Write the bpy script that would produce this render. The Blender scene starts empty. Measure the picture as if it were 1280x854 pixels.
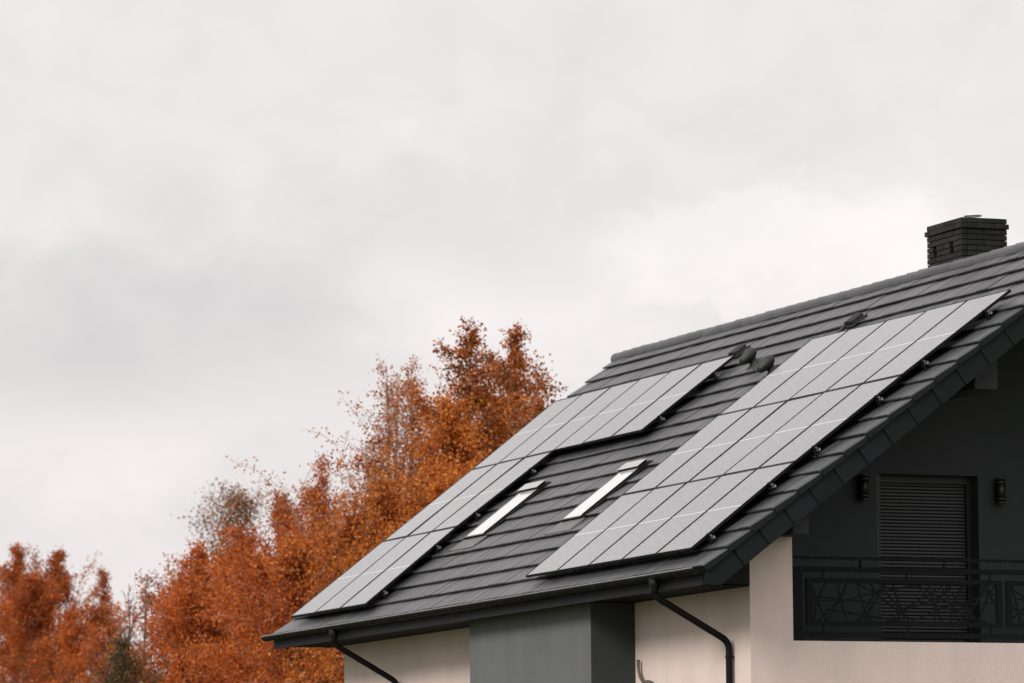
import bpy, bmesh, math, random
import numpy as np
from mathutils import Vector, Matrix

rng = np.random.default_rng(7)
random.seed(7)
S = bpy.context.scene
COL = S.collection
rad = math.radians

# ------------------------------------------------------------------ helpers
def tag(o, label=None, cat=None, group=None, kind=None):
    if label: o['label'] = label
    if cat: o['category'] = cat
    if group: o['group'] = group
    if kind: o['kind'] = kind
    return o

def empty(name, loc=(0, 0, 0), parent=None):
    o = bpy.data.objects.new(name, None)
    o.empty_display_size = .2
    COL.objects.link(o)
    o.location = loc
    if parent: o.parent = parent
    return o

class MB:
    """collects shapes, build() links them as one mesh object"""
    def __init__(s): s.v = []; s.f = []; s.sm = []
    def add(s, vs, fs, smooth=False):
        b = len(s.v); s.v += [tuple(map(float, p)) for p in vs]
        s.f += [tuple(b + i for i in f) for f in fs]; s.sm += [smooth] * len(fs)
    def hexa(s, p):          # 8 points: bottom ring 0-3, top ring 4-7
        s.add(p, [(0, 3, 2, 1), (4, 5, 6, 7), (0, 1, 5, 4), (1, 2, 6, 5), (2, 3, 7, 6), (3, 0, 4, 7)])
    def box(s, x0, x1, y0, y1, z0, z1, fn=None):
        p = [(x0, y0, z0), (x1, y0, z0), (x1, y1, z0), (x0, y1, z0), (x0, y0, z1), (x1, y0, z1), (x1, y1, z1), (x0, y1, z1)]
        if fn: p = [fn(*q) for q in p]
        s.hexa(p)
    def prism(s, poly, a, b, fn):   # poly of 2-D points, extruded from a to b; fn(p,q,t)->xyz
        n = len(poly)
        vs = [fn(p, q, a) for p, q in poly] + [fn(p, q, b) for p, q in poly]
        fs = [tuple(range(n - 1, -1, -1)), tuple(range(n, 2 * n))] + [(i, (i + 1) % n, n + (i + 1) % n, n + i) for i in range(n)]
        s.add(vs, fs)
    def tube(s, pts, rads, n=10, cap=True):
        pts = [Vector(p) for p in pts]
        if not hasattr(rads, '__len__'): rads = [rads] * len(pts)
        ref = None; rings = []
        for i, p in enumerate(pts):
            d = (pts[min(i + 1, len(pts) - 1)] - pts[max(i - 1, 0)]).normalized()
            if ref is None:
                ref = d.orthogonal().normalized()
            ref = (ref - d * ref.dot(d)).normalized()
            q = d.cross(ref)
            rings.append([p + (ref * math.cos(2 * math.pi * k / n) + q * math.sin(2 * math.pi * k / n)) * rads[i] for k in range(n)])
        vs = [v for r in rings for v in r]
        fs = [(i * n + k, i * n + (k + 1) % n, (i + 1) * n + (k + 1) % n, (i + 1) * n + k) for i in range(len(pts) - 1) for k in range(n)]
        s.add(vs, fs, True)
        if cap: s.add(rings[0] + rings[-1], [tuple(range(n - 1, -1, -1)), tuple(range(n, 2 * n))])
    def lathe(s, prof, fn, n=18):   # prof (r, z), fn maps local xyz
        vs = [fn(r * math.cos(2 * math.pi * k / n), r * math.sin(2 * math.pi * k / n), z) for r, z in prof for k in range(n)]
        fs = [(i * n + k, i * n + (k + 1) % n, (i + 1) * n + (k + 1) % n, (i + 1) * n + k) for i in range(len(prof) - 1) for k in range(n)]
        fs += [tuple(range(n - 1, -1, -1)), tuple((len(prof) - 1) * n + k for k in range(n))]
        s.add(vs, fs, True)
    def build(s, name, m, parent=None, bevel=0, seg=1):
        me = bpy.data.meshes.new(name)
        me.from_pydata(s.v, [], s.f)
        me.polygons.foreach_set('use_smooth', s.sm)
        bm = bmesh.new(); bm.from_mesh(me); bmesh.ops.recalc_face_normals(bm, faces=bm.faces); bm.to_mesh(me); bm.free()
        me.materials.append(m)
        o = bpy.data.objects.new(name, me); COL.objects.link(o)
        if parent: o.parent = parent
        if bevel:
            b = o.modifiers.new('bevel', 'BEVEL'); b.width = bevel; b.segments = seg; b.limit_method = 'ANGLE'; b.angle_limit = rad(40)
        return o

# ------------------------------------------------------------------ materials
def mat(name, col, rough=.6, var=.12, scale=3.0, bump=0, bscale=80, metal=0, spec=.5, streak=0, coat=0, isl=0):
    m = bpy.data.materials.new(name); m.use_nodes = True
    nt = m.node_tree; N = nt.nodes; L = nt.links
    b = N['Principled BSDF']
    b.inputs['Roughness'].default_value = rough; b.inputs['Metallic'].default_value = metal
    b.inputs['Specular IOR Level'].default_value = spec; b.inputs['Coat Weight'].default_value = coat
    tc = N.new('ShaderNodeTexCoord')
    nz = N.new('ShaderNodeTexNoise'); nz.inputs['Scale'].default_value = scale; nz.inputs['Detail'].default_value = 6
    nz.inputs['Roughness'].default_value = .65
    src = tc.outputs['Object']
    if streak:
        mp = N.new('ShaderNodeMapping'); mp.inputs['Scale'].default_value = (1, 1, 1 / streak); L.new(src, mp.inputs['Vector']); src = mp.outputs['Vector']
    L.new(src, nz.inputs['Vector'])
    mr = N.new('ShaderNodeMapRange'); mr.inputs['From Min'].default_value = .25; mr.inputs['From Max'].default_value = .75
    mr.inputs['To Min'].default_value = 1 - var; mr.inputs['To Max'].default_value = 1 + var
    L.new(nz.outputs['Fac'], mr.inputs['Value'])
    fac = mr.outputs['Result']
    if isl:
        ge = N.new('ShaderNodeNewGeometry')
        m2 = N.new('ShaderNodeMapRange'); m2.inputs['To Min'].default_value = 1 - isl; m2.inputs['To Max'].default_value = 1 + isl
        L.new(ge.outputs['Random Per Island'], m2.inputs['Value'])
        mu = N.new('ShaderNodeMath'); mu.operation = 'MULTIPLY'; L.new(fac, mu.inputs[0]); L.new(m2.outputs['Result'], mu.inputs[1]); fac = mu.outputs[0]
    vm = N.new('ShaderNodeVectorMath'); vm.operation = 'SCALE'; vm.inputs[0].default_value = col
    L.new(fac, vm.inputs['Scale']); L.new(vm.outputs['Vector'], b.inputs['Base Color'])
    rr = N.new('ShaderNodeMapRange'); rr.inputs['To Min'].default_value = max(.02, rough - .1); rr.inputs['To Max'].default_value = min(1, rough + .1)
    L.new(nz.outputs['Fac'], rr.inputs['Value']); L.new(rr.outputs['Result'], b.inputs['Roughness'])
    if bump:
        n2 = N.new('ShaderNodeTexNoise'); n2.inputs['Scale'].default_value = bscale; n2.inputs['Detail'].default_value = 4
        L.new(tc.outputs['Object'], n2.inputs['Vector'])
        bp = N.new('ShaderNodeBump'); bp.inputs['Strength'].default_value = bump; bp.inputs['Distance'].default_value = .01
        L.new(n2.outputs['Fac'], bp.inputs['Height']); L.new(bp.outputs['Normal'], b.inputs['Normal'])
    return m

M = dict(
    tile=mat('roof_tile_concrete', (.0405, .0425, .0465), .40, .26, 1.1, .35, 45, isl=.30),
    slate=mat('verge_slate', (.0085, .0115, .0130), .75, .15, 4, .15, 50, isl=.15, spec=.2),
    verge=mat('verge_tile', (.008, .0105, .0115), .7, .15, 4, .2, 60, spec=.22),
    deck=mat('roof_deck', (.02, .02, .02), .8),
    cream=mat('cream_render', (.70, .583, .54), .9, .08, 2.2, .9, 70, streak=2.5),
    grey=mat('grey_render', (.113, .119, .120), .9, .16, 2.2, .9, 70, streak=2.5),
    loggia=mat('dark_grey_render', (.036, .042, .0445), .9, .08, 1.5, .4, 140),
    soffit=mat('soffit_board', (.010, .0112, .0118), .8, .12, 3, spec=.08),
    fascia=mat('fascia_metal', (.015, .0165, .0175), .65, .1, 3, spec=.12),
    gutter=mat('gutter_metal', (.006, .0065, .007), .55, .15, 6, spec=.07),
    rim_highlight=mat('gutter_rim', (.16, .16, .16), .3, .3, 2),  # paler than the gutter: the edge highlight is put into its colour
    bracket=mat('gutter_bracket', (.018, .0185, .019), .5, .15, 6, spec=.2),
    pipe=mat('downpipe_metal', (.005, .0055, .006), .5, .15, 6, spec=.15),
    frame=mat('black_anodised', (.004, .004, .0045), .45, .1, 8, spec=.25),
    alu=mat('bare_aluminium', (.55, .55, .55), .35, .1, 20, metal=1),
    brick=mat('black_clinker_brick', (.0125, .0132, .0126), .7, .3, 6, .3, 60, isl=.4, spec=.25),
    mortar=mat('dark_mortar', (.004, .004, .004), .9),
    steel=mat('flue_steel', (.80, .79, .77), .35, .05, 10),
    rail=mat('railing_metal', (.0055, .0068, .0070), .65, .1, 8, spec=.12),
    shutter=mat('shutter_slat', (.024, .028, .029), .5, .1, 4),
    doorframe=mat('door_frame', (.007, .008, .0085), .5, .1, 4),
    lamp=mat('lamp_housing', (.005, .0046, .0046), .4, .1, 20),
    lampring=mat('lamp_ring', (.036, .028, .027), .35, .1, 20),
    winmetal=mat('roof_window_cladding', (.060, .058, .055), .4, .08, 8),
    wincover=mat('roof_window_hood', (.36, .355, .35), .38, .06, 8),
    windark=mat('roof_window_side', (.009, .0085, .008), .6, .1, 8, spec=.1),
    flash=mat('lead_flashing', (.085, .083, .082), .45, .2, 9),
    vent=mat('vent_plastic', (.014, .017, .0165), .6, .2, 12),
    copper=mat('copper_fitting', (.48, .17, .08), .45, .2, 30, metal=.4),
    conduit=mat('grey_conduit', (.10, .085, .075), .5, .1, 30),
    wire=mat('string_light_wire', (.015, .02, .015), .6),
    floor=mat('balcony_tile', (.10, .10, .10), .7, .1, 4),
)
def clone_bark(name, a, b):
    m = bpy.data.materials.new(name); m.use_nodes = True; N = m.node_tree.nodes; L = m.node_tree.links
    bs = N['Principled BSDF']; bs.inputs['Roughness'].default_value = .85
    tc = N.new('ShaderNodeTexCoord'); nz = N.new('ShaderNodeTexNoise'); nz.inputs['Scale'].default_value = 2.5; nz.inputs['Detail'].default_value = 5
    mp = N.new('ShaderNodeMapping'); mp.inputs['Scale'].default_value = (1, 1, 3)
    L.new(tc.outputs['Object'], mp.inputs['Vector']); L.new(mp.outputs['Vector'], nz.inputs['Vector'])
    cr = N.new('ShaderNodeValToRGB'); cr.color_ramp.elements[0].position = .42; cr.color_ramp.elements[1].position = .6
    cr.color_ramp.elements[0].color = (*a, 1); cr.color_ramp.elements[1].color = (*b, 1)
    L.new(nz.outputs['Fac'], cr.inputs['Fac']); L.new(cr.outputs['Color'], bs.inputs['Base Color'])
    return m
M['birchbark'] = clone_bark('birch_bark', (.12, .075, .055), (.42, .32, .26))
M['darkbark'] = clone_bark('dark_bark', (.07, .05, .04), (.14, .105, .085))

def leafmat(name, cols, trans=.35):
    m = bpy.data.materials.new(name); m.use_nodes = True; N = m.node_tree.nodes; L = m.node_tree.links
    N.remove(N['Principled BSDF']); out = N['Material Output']
    at = N.new('ShaderNodeAttribute'); at.attribute_name = 'tone'
    cr = N.new('ShaderNodeValToRGB'); e = cr.color_ramp.elements
    while len(e) < len(cols): e.new(.5)
    for i, c in enumerate(cols): e[i].position = i / (len(cols) - 1); e[i].color = (*c, 1)
    L.new(at.outputs['Fac'], cr.inputs['Fac'])
    d = N.new('ShaderNodeBsdfPrincipled'); d.inputs['Roughness'].default_value = .55; d.inputs['Specular IOR Level'].default_value = .25
    t = N.new('ShaderNodeBsdfTranslucent')
    L.new(cr.outputs['Color'], d.inputs['Base Color']); L.new(cr.outputs['Color'], t.inputs['Color'])
    mx = N.new('ShaderNodeMixShader'); mx.inputs['Fac'].default_value = trans
    L.new(d.outputs[0], mx.inputs[1]); L.new(t.outputs[0], mx.inputs[2]); L.new(mx.outputs[0], out.inputs['Surface'])
    return m
M['leaf_orange'] = leafmat('orange_birch_leaf', [(.11, .032, .009), (.36, .095, .015), (.58, .175, .024), (.68, .27, .05)])
M['leaf_red'] = leafmat('rust_birch_leaf', [(.125, .031, .010), (.38, .085, .015), (.57, .140, .022), (.64, .20, .036)])
M['leaf_pink'] = leafmat('russet_birch_leaf', [(.13, .042, .02), (.36, .10, .034), (.52, .165, .048), (.60, .25, .08)])
M['leaf_olive'] = leafmat('olive_leaf', [(.10, .055, .02), (.21, .11, .032), (.32, .125, .035), (.46, .15, .035)])
M['leaf_dark'] = leafmat('brown_green_leaf', [(.055, .045, .02), (.11, .085, .033), (.17, .105, .036), (.25, .11, .034)])

def glass_panel_mat():
    m = bpy.data.materials.new('solar_cell_glass'); m.use_nodes = True; N = m.node_tree.nodes; L = m.node_tree.links
    b = N['Principled BSDF']
    tc = N.new('ShaderNodeTexCoord'); sp = N.new('ShaderNodeSeparateXYZ'); L.new(tc.outputs['UV'], sp.inputs[0])
    def M_(op, a, b=None, c=None):
        n = N.new('ShaderNodeMath'); n.operation = op
        for i, v in enumerate((a, b, c)):
            if v is None: continue
            if isinstance(v, (int, float)): n.inputs[i].default_value = v
            else: L.new(v, n.inputs[i])
        return n.outputs[0]
    def lines(src, count, width):   # 1 on a line, 0 elsewhere
        f = M_('FRACT', M_('MULTIPLY', src, count)); d = M_('ABSOLUTE', M_('SUBTRACT', f, .5))
        return M_('GREATER_THAN', d, .5 - width * .5)
    cell_v = lines(sp.outputs['Y'], 24, .17); cell_u = lines(sp.outputs['X'], 6, .022)
    bus = lines(sp.outputs['X'], 54, .13)
    mid = M_('LESS_THAN', M_('ABSOLUTE', M_('SUBTRACT', sp.outputs['Y'], .5)), .0038)
    rn = N.new('ShaderNodeTexNoise'); rn.inputs['Scale'].default_value = 1; rn.inputs['Detail'].default_value = 1
    mq = N.new('ShaderNodeMapping'); mq.inputs['Scale'].default_value = (16, 26, 1); L.new(tc.outputs['UV'], mq.inputs['Vector']); L.new(mq.outputs['Vector'], rn.inputs['Vector'])
    rg = N.new('ShaderNodeMapRange'); rg.inputs['From Min'].default_value = .42; rg.inputs['From Max'].default_value = .60; L.new(rn.outputs['Fac'], rg.inputs['Value'])
    g = M_('MAXIMUM', M_('MULTIPLY', M_('MULTIPLY', M_('MAXIMUM', cell_v, cell_u), .62), rg.outputs['Result']), M_('MULTIPLY', bus, .16))
    mx = N.new('ShaderNodeMix'); mx.data_type = 'RGBA'; mx.inputs[6].default_value = (.012, .013, .020, 1); mx.inputs[7].default_value = (.36, .36, .38, 1)
    L.new(g, mx.inputs[0])
    m2 = N.new('ShaderNodeMix'); m2.data_type = 'RGBA'; m2.inputs[7].default_value = (.66, .66, .67, 1)
    L.new(mid, m2.inputs[0]); L.new(mx.outputs[2], m2.inputs[6]); L.new(m2.outputs[2], b.inputs['Base Color'])
    b.inputs['Roughness'].default_value = .15; b.inputs['IOR'].default_value = 1.5
    b.inputs['Coat Weight'].default_value = .72; b.inputs['Coat IOR'].default_value = 1.45; b.inputs['Coat Roughness'].default_value = .1
    # the slight waviness of laminated cells behind textured glass
    wv = N.new('ShaderNodeTexNoise'); wv.inputs['Scale'].default_value = 1.0; wv.inputs['Detail'].default_value = 2
    mp = N.new('ShaderNodeMapping'); mp.inputs['Scale'].default_value = (8, 26, 1); L.new(tc.outputs['UV'], mp.inputs['Vector']); L.new(mp.outputs['Vector'], wv.inputs['Vector'])
    bp = N.new('ShaderNodeBump'); bp.inputs['Strength'].default_value = .5; bp.inputs['Distance'].default_value = .01
    L.new(wv.outputs['Fac'], bp.inputs['Height']); L.new(bp.outputs['Normal'], b.inputs['Normal'])
    return m
M['cells'] = glass_panel_mat()
def pane_mat():
    m = mat('roof_window_pane', (.60, .61, .61), .12, .08, 1.5, coat=.5)
    m.node_tree.nodes['Principled BSDF'].inputs['IOR'].default_value = 1.7
    return m
M['pane'] = pane_mat()

# ------------------------------------------------------------------ roof frame
TH = rad(37.5783); c_, s_ = math.cos(TH), math.sin(TH); Z0 = 5.5815
VR = 6.80                                   # ridge distance up the slope
YR = VR * c_ + .11 * s_                     # ridge y
def R(u, v, h=0.0):                         # u along the eave, v up the slope, h above the panel plane
    return (u, v * c_ - h * s_, Z0 + v * s_ + h * c_)
def RB(u, v, h=0.0):                        # the same on the far slope
    x, y, z = R(u, v, h); return (x, 2 * YR - y, z)
def zr(y, h): return Z0 + y * math.tan(TH) + h / c_   # height of the plane at offset h above y
XL, XR0, V0, GA = -15.0, .60, -.235, .372
def xr(v): return XR0 + .050 * max(0, v + .2)         # right verge, slightly out of square
XG, YW = -.10, .80                          # gable wall face, eave wall face
YB = 2 * YR - YW
ZS = 5.15                                   # soffit

house = tag(empty('house', (-7, 5.4, 0)), 'cream and dark grey rendered house under a dark tiled gable roof with solar panels', 'house')
class HP:   # parts are modelled in world coordinates and parented with the inverse
    pass
def part(mb, name, m, parent=None, bevel=0, seg=1):
    par = parent or house
    o = mb.build(name, m, par, bevel, seg)
    w = Vector((0, 0, 0)); p = par
    while p: w += p.location; p = p.parent
    me = o.data
    for v in me.vertices: v.co -= w
    return o

# walls ------------------------------------------------------------
hU = -.44
w = MB()
w.box(-14.4, XG - .3, YW, YW + .3, 0, zr(YW, hU) - .01)
w.box(-14.4, XG - .3, YB - .3, YB, 0, zr(YW, hU) - .01)
yo0, yo1, zsill = 1.36, 2 * YR - 1.36, 4.51
X3 = lambda p, q, t: (t, p, q)
w.prism([(YW, 0), (YB, 0), (YB, zr(YW, hU)), (yo1, zr(1.36, hU)), (yo1, zsill), (yo0, zsill), (yo0, zr(yo0, hU)), (YW, zr(YW, hU))], XG - .3, XG, X3)
part(w, 'wall', M['cream'])
w = MB()
w.prism([(YW + .3, 0), (YB - .3, 0), (YB - .3, zr(YW + .3, hU)), (YR, zr(YR, hU)), (YW + .3, zr(YW + .3, hU))], -14.4, -14.1, X3)
part(w, 'far_gable_wall', M['cream'])
w = MB(); w.box(-7.76, -3.58, .20, YW, 0, ZS - .002)
bay = part(w, 'projecting_bay', M['grey'])
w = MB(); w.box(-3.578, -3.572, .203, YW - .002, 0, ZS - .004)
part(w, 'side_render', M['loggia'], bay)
# loggia: recessed wall, side walls, floor
XQ = -1.5
dy0, dy1, dz1, zf = 3.17, 4.575, 6.66, 4.40
w = MB()
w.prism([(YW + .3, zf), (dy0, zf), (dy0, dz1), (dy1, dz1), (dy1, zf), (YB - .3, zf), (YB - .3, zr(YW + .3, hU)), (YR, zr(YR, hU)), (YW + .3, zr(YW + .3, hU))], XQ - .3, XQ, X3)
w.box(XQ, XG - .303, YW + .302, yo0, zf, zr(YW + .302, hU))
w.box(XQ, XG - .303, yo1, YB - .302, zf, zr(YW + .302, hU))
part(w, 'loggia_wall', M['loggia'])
w = MB(); w.box(XQ - .3, XG - .303, YW + .3, YB - .3, zf - .25, zf - .003)
part(w, 'balcony_floor', M['floor'])

# roof ------------------------------------------------------------
roof = MB()
def tile(mb, F, u0, u1, v, last=False, ch=.006):
    """one flat interlocking tile with softened edges, raised at its lower edge"""
    du = .0065; u0 += du; u1 -= du
    j = random.uniform(-.003, .003); k = random.uniform(-.0025, .0025)
    L = GA + .045
    if v + L > VR: L = VR - v
    t0, t1 = -.113, -.113 - .042 * L / .417
    th = .017
    def prof(u, r, top, b): return
    chr_ = .022 if last else ch
    rows = []
    for vv, top in ((v, t0 - ch), (v + ch, t0), (v + L, t1)):
        top += j + (k if vv > v else 0)
        rows.append([(u0, vv, top - th), (u0, vv, top - ch), (u0 + ch, vv, top), (u1 - chr_, vv, top), (u1, vv, top - chr_ * .8), (u1, vv, top - th)])
    vs = [F(*p) for r in rows for p in r]
    fs = [(i * 6 + a, i * 6 + a + 1, (i + 1) * 6 + a + 1, (i + 1) * 6 + a) for i in range(2) for a in range(5)]
    fs += [(5, 4, 3, 2, 1, 0), (12, 13, 14, 15, 16, 17), (0, 6, 11, 5), (6, 12, 17, 11)]
    mb.add(vs, fs)
NC = 19
for F in (R, RB):
    for k in range(NC):
        v = V0 + k * GA
        if v > VR - .06: continue
        us = [XL, XL + .30 if k % 2 == 0 else XL + .15]
        while us[-1] + .30 < xr(v) - .22: us.append(us[-1] + .30)
        us.append(xr(v))
        for a, b in zip(us[:-1], us[1:]):
            tile(roof, F, a, b, v, last=(b == us[-1]))
roof_o = part(roof, 'roof', M['tile'])
d = MB()
for F in (R, RB):
    v1 = VR - .0
    p = [F(XL + .04, V0 + .06, -.30), F(xr(V0) - .06, V0 + .06, -.30), F(xr(v1) - .06, v1, -.30), F(XL + .04, v1, -.30),
         F(XL + .04, V0 + .06, -.185), F(xr(V0) - .06, V0 + .06, -.185), F(xr(v1) - .06, v1, -.185), F(XL + .04, v1, -.185)]
    d.hexa(p)
part(d, 'deck', M['deck'], roof_o)
# boarded underside of the verge overhang and of the loggia ceiling
d = MB()
for F in (R, RB):
    va = .35
    p = [F(XL + .06, va, hU), F(xr(va) - .05, va, hU), F(xr(VR) - .05, VR - .2, hU), F(XL + .06, VR - .2, hU)]
    q = [F(XL + .06, va, hU + .02), F(xr(va) - .05, va, hU + .02), F(xr(VR) - .05, VR - .2, hU + .02), F(XL + .06, VR - .2, hU + .02)]
    d.hexa(p + q)
part(d, 'verge_soffit', M['soffit'], roof_o)
# ridge caps
rc = MB(); u = XL - .05
zrid = R(0, VR, -.115)[2]
while u < xr(VR) - .1:
    L = .345; n = 8; vs = []
    zz = zrid + random.uniform(-.004, .004)
    for uu, r in ((u, .108), (u + .022, .114), (u + L + .03, .104)):
        for i in range(n + 1):
            a = math.pi * (i / n * 1.24 - .12)
            vs.append((uu, YR - math.cos(a) * r * 1.0, zz - .060 + math.sin(a) * r * .92))
    # folded down wings, hollow below with end lips
    m_ = n + 1
    fs = [(i * m_ + k, i * m_ + k + 1, (i + 1) * m_ + k + 1, (i + 1) * m_ + k) for i in range(2) for k in range(n)]
    rc.add(vs, fs, True)
    rc.add(vs[:m_], [tuple(range(m_))])
    u += L
part(rc, 'ridge_cap', M['tile'], roof_o)
# verge: drop of each verge tile, slate boards below
for F in (R, RB):
    vd = MB()
    for k in range(NC):
        v = V0 + k * GA
        if v > VR - .06: continue
        L = min(GA + .012, VR - v)
        x = xr(v) ; x1 = xr(v)
        a0, a1 = -.128, -.128 - .033
        p0 = [(x - .035, v, a0 - .082), (x + .004, v, a0 - .082), (x + .004, v + L, a1 - .062), (x - .035, v + L, a1 - .062),
              (x - .035, v, a0 - .012), (x + .004, v, a0 - .008), (x + .004, v + L, a1 - .008), (x - .035, v + L, a1 - .012)]
        vd.hexa([F(*q) for q in p0])
    part(vd, 'verge_tile', M['verge'], roof_o, .004)
    sl = MB(); v = -.21
    while v < VR - .02:
        L = min(.40, VR - .01 - v); x = xr(v) - .022 + random.uniform(-.003, .003)
        x2 = x + .006
        sl.hexa([F(x - .025, v + .006, -.445), F(x, v + .006, -.447), F(x2, v + L - .004, -.447), F(x - .025, v + L - .004, -.445),
                 F(x - .025, v + .006, -.205), F(x, v + .006, -.205), F(x2, v + L - .004, -.205), F(x - .025, v + L - .004, -.205)])
        v += .40
    if F is R: G = lambda p, q, t: (t, p, q)
    else: G = lambda p, q, t: (t, 2 * YR - p, q)
    sl.prism([(-.085, 5.115), (.098, 5.115), (-.030, 5.285), (-.085, 5.245)], XR0 - .047, XR0 - .020, G)
    part(sl, 'verge_board', M['slate'], roof_o)
    for xa in (XL + .03, None):     # timber behind the slates, both gables
        bk = MB()
        L = VR - .02
        if xa is None:
            p = [F(xr(.1) - .09, .1, -.43), F(xr(.1) - .05, .1, -.43), F(xr(L) - .05, L, -.43), F(xr(L) - .09, L, -.43)]
            q = [F(xr(.1) - .09, .1, -.2), F(xr(.1) - .05, .1, -.2), F(xr(L) - .05, L, -.2), F(xr(L) - .09, L, -.2)]
        else:
            p = [F(xa, -.2, -.43), F(xa + .03, -.2, -.43), F(xa + .03, L, -.43), F(xa, L, -.43)]
            q = [F(xa, -.2, -.16), F(xa + .03, -.2, -.16), F(xa + .03, L, -.16), F(xa, L, -.16)]
        bk.hexa(p + q)
        part(bk, 'barge_board', M['slate'], roof_o)
# purlin ends under the verge
for (ya, yb, zb) in ((1.165, 1.375, 5.745), (3.61, 3.92, 7.54)):
    b = MB(); b.prism([(ya, zb), (yb, zb), (yb, zr(yb, hU) - .004), (ya, zr(ya, hU) - .004)], -1.4, .35, X3)
    part(b, 'purlin', M['loggia'], roof_o, .006)
# eave box: fascia, soffit, closed ends
e = MB(); e.box(XL + .06, XR0 - .05, -.10, -.07, ZS - .035, 5.30)
part(e, 'fascia', M['fascia'])
e = MB(); e.box(XL + .06, XG + .004, -.069, YW - .002, ZS, ZS + .02)
part(e, 'soffit', M['soffit'])
for x0 in (XL + .09, XG - .016):
    e = MB()
    e.prism([(-.068, ZS + .021), (YW + .0, ZS + .021), (YW + .0, zr(YW, -.31)), (-.068, zr(-.068, -.31))], x0, x0 + .02, X3)
    part(e, 'eave_box_end', M['fascia'])

# gutter ------------------------------------------------------------
g = MB(); n = 12; yc, zc, r = -.185, 5.302, .068
x0, x1 = XL - .06, XR0 + .0
vs = []
for xx in (x0, x1):
    for i in range(n + 1):
        a = math.pi + math.pi * i / n
        vs.append((xx, yc + math.cos(a) * r, zc + math.sin(a) * r))
    for i in range(n + 1):
        a = 2 * math.pi - math.pi * i / n
        vs.append((xx, yc + math.cos(a) * (r - .005), zc + math.sin(a) * (r - .005)))
k = 2 * n + 2
g.add(vs, [(i, (i + 1) % k, k + (i + 1) % k, k + i) for i in range(k)], True)
for xx in (x0, x1 - .004):    # stop ends
    g.add([(xx, yc + math.cos(math.pi + math.pi * i / n) * r, zc + math.sin(math.pi + math.pi * i / n) * r) for i in range(n + 1)] +
          [(xx + .004, yc + math.cos(math.pi + math.pi * i / n) * r, zc + math.sin(math.pi + math.pi * i / n) * r) for i in range(n + 1)],
          [tuple(range(n + 1)), tuple(range(2 * n + 1, n, -1))])
gut = part(g, 'gutter', M['gutter'])
rm = MB(); rm.tube([(x0, yc - r - .002, zc + .003), (x1, yc - r - .002, zc + .003)], .009, 8); part(rm, 'gutter_rim', M['rim_highlight'], gut)
xx = XL + .2
while xx < XR0:
    b = MB(); vs = []
    for i in range(n + 1):
        a = math.pi + math.pi * i / n
        vs.append((xx, yc + math.cos(a) * (r + .009), zc + math.sin(a) * (r + .009)))
    for i in range(n + 1):
        a = math.pi + math.pi * i / n
        vs.append((xx + .028, yc + math.cos(a) * (r + .009), zc + math.sin(a) * (r + .009)))
    b.add(vs, [(i, i + 1, n + 2 + i, n + 1 + i) for i in range(n)], True)
    part(b, 'gutter_bracket', M['bracket'], gut)
    xx += .62
def bend(pts, r=.09, n=5):
    out = [Vector(pts[0])]
    for a, b, c in zip(pts[:-2], pts[1:-1], pts[2:]):
        a, b, c = Vector(a), Vector(b), Vector(c)
        p, q = b + (a - b).normalized() * r, b + (c - b).normalized() * r
        for i in range(n + 1):
            t = i / n; out.append(p * (1 - t) ** 2 + b * 2 * t * (1 - t) + q * t * t)
    out.append(Vector(pts[-1])); return out
for (xa, xb) in ((-.66, -.585), (-12.07, -12.0)):
    yp = YW - .062
    b = MB()
    b.tube(bend([(xa, yc, 5.25), (xa, yc, 5.05), (xb, yp, 4.515), (xb, yp, .1)], .10), .041, 14)
    b.lathe([(.066, -.02), (.066, .07), (.046, .13), (.046, .17)], lambda x, y, z: (xa + x, yc + y, 5.245 - z), 14)
    dp = part(b, 'downpipe', M['pipe'])
    for zc_ in (4.32, 2.4, .6):
        q = MB(); q.lathe([(.047, 0), (.049, .004), (.049, .026), (.047, .03)], lambda x, y, z: (xb + x, yp + y, zc_ + z), 14)
        q.box(xb - .012, xb + .012, yp + .04, YW - .001, zc_ + .004, zc_ + .026)
        part(q, 'pipe_clip', M['pipe'], dp)

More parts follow.
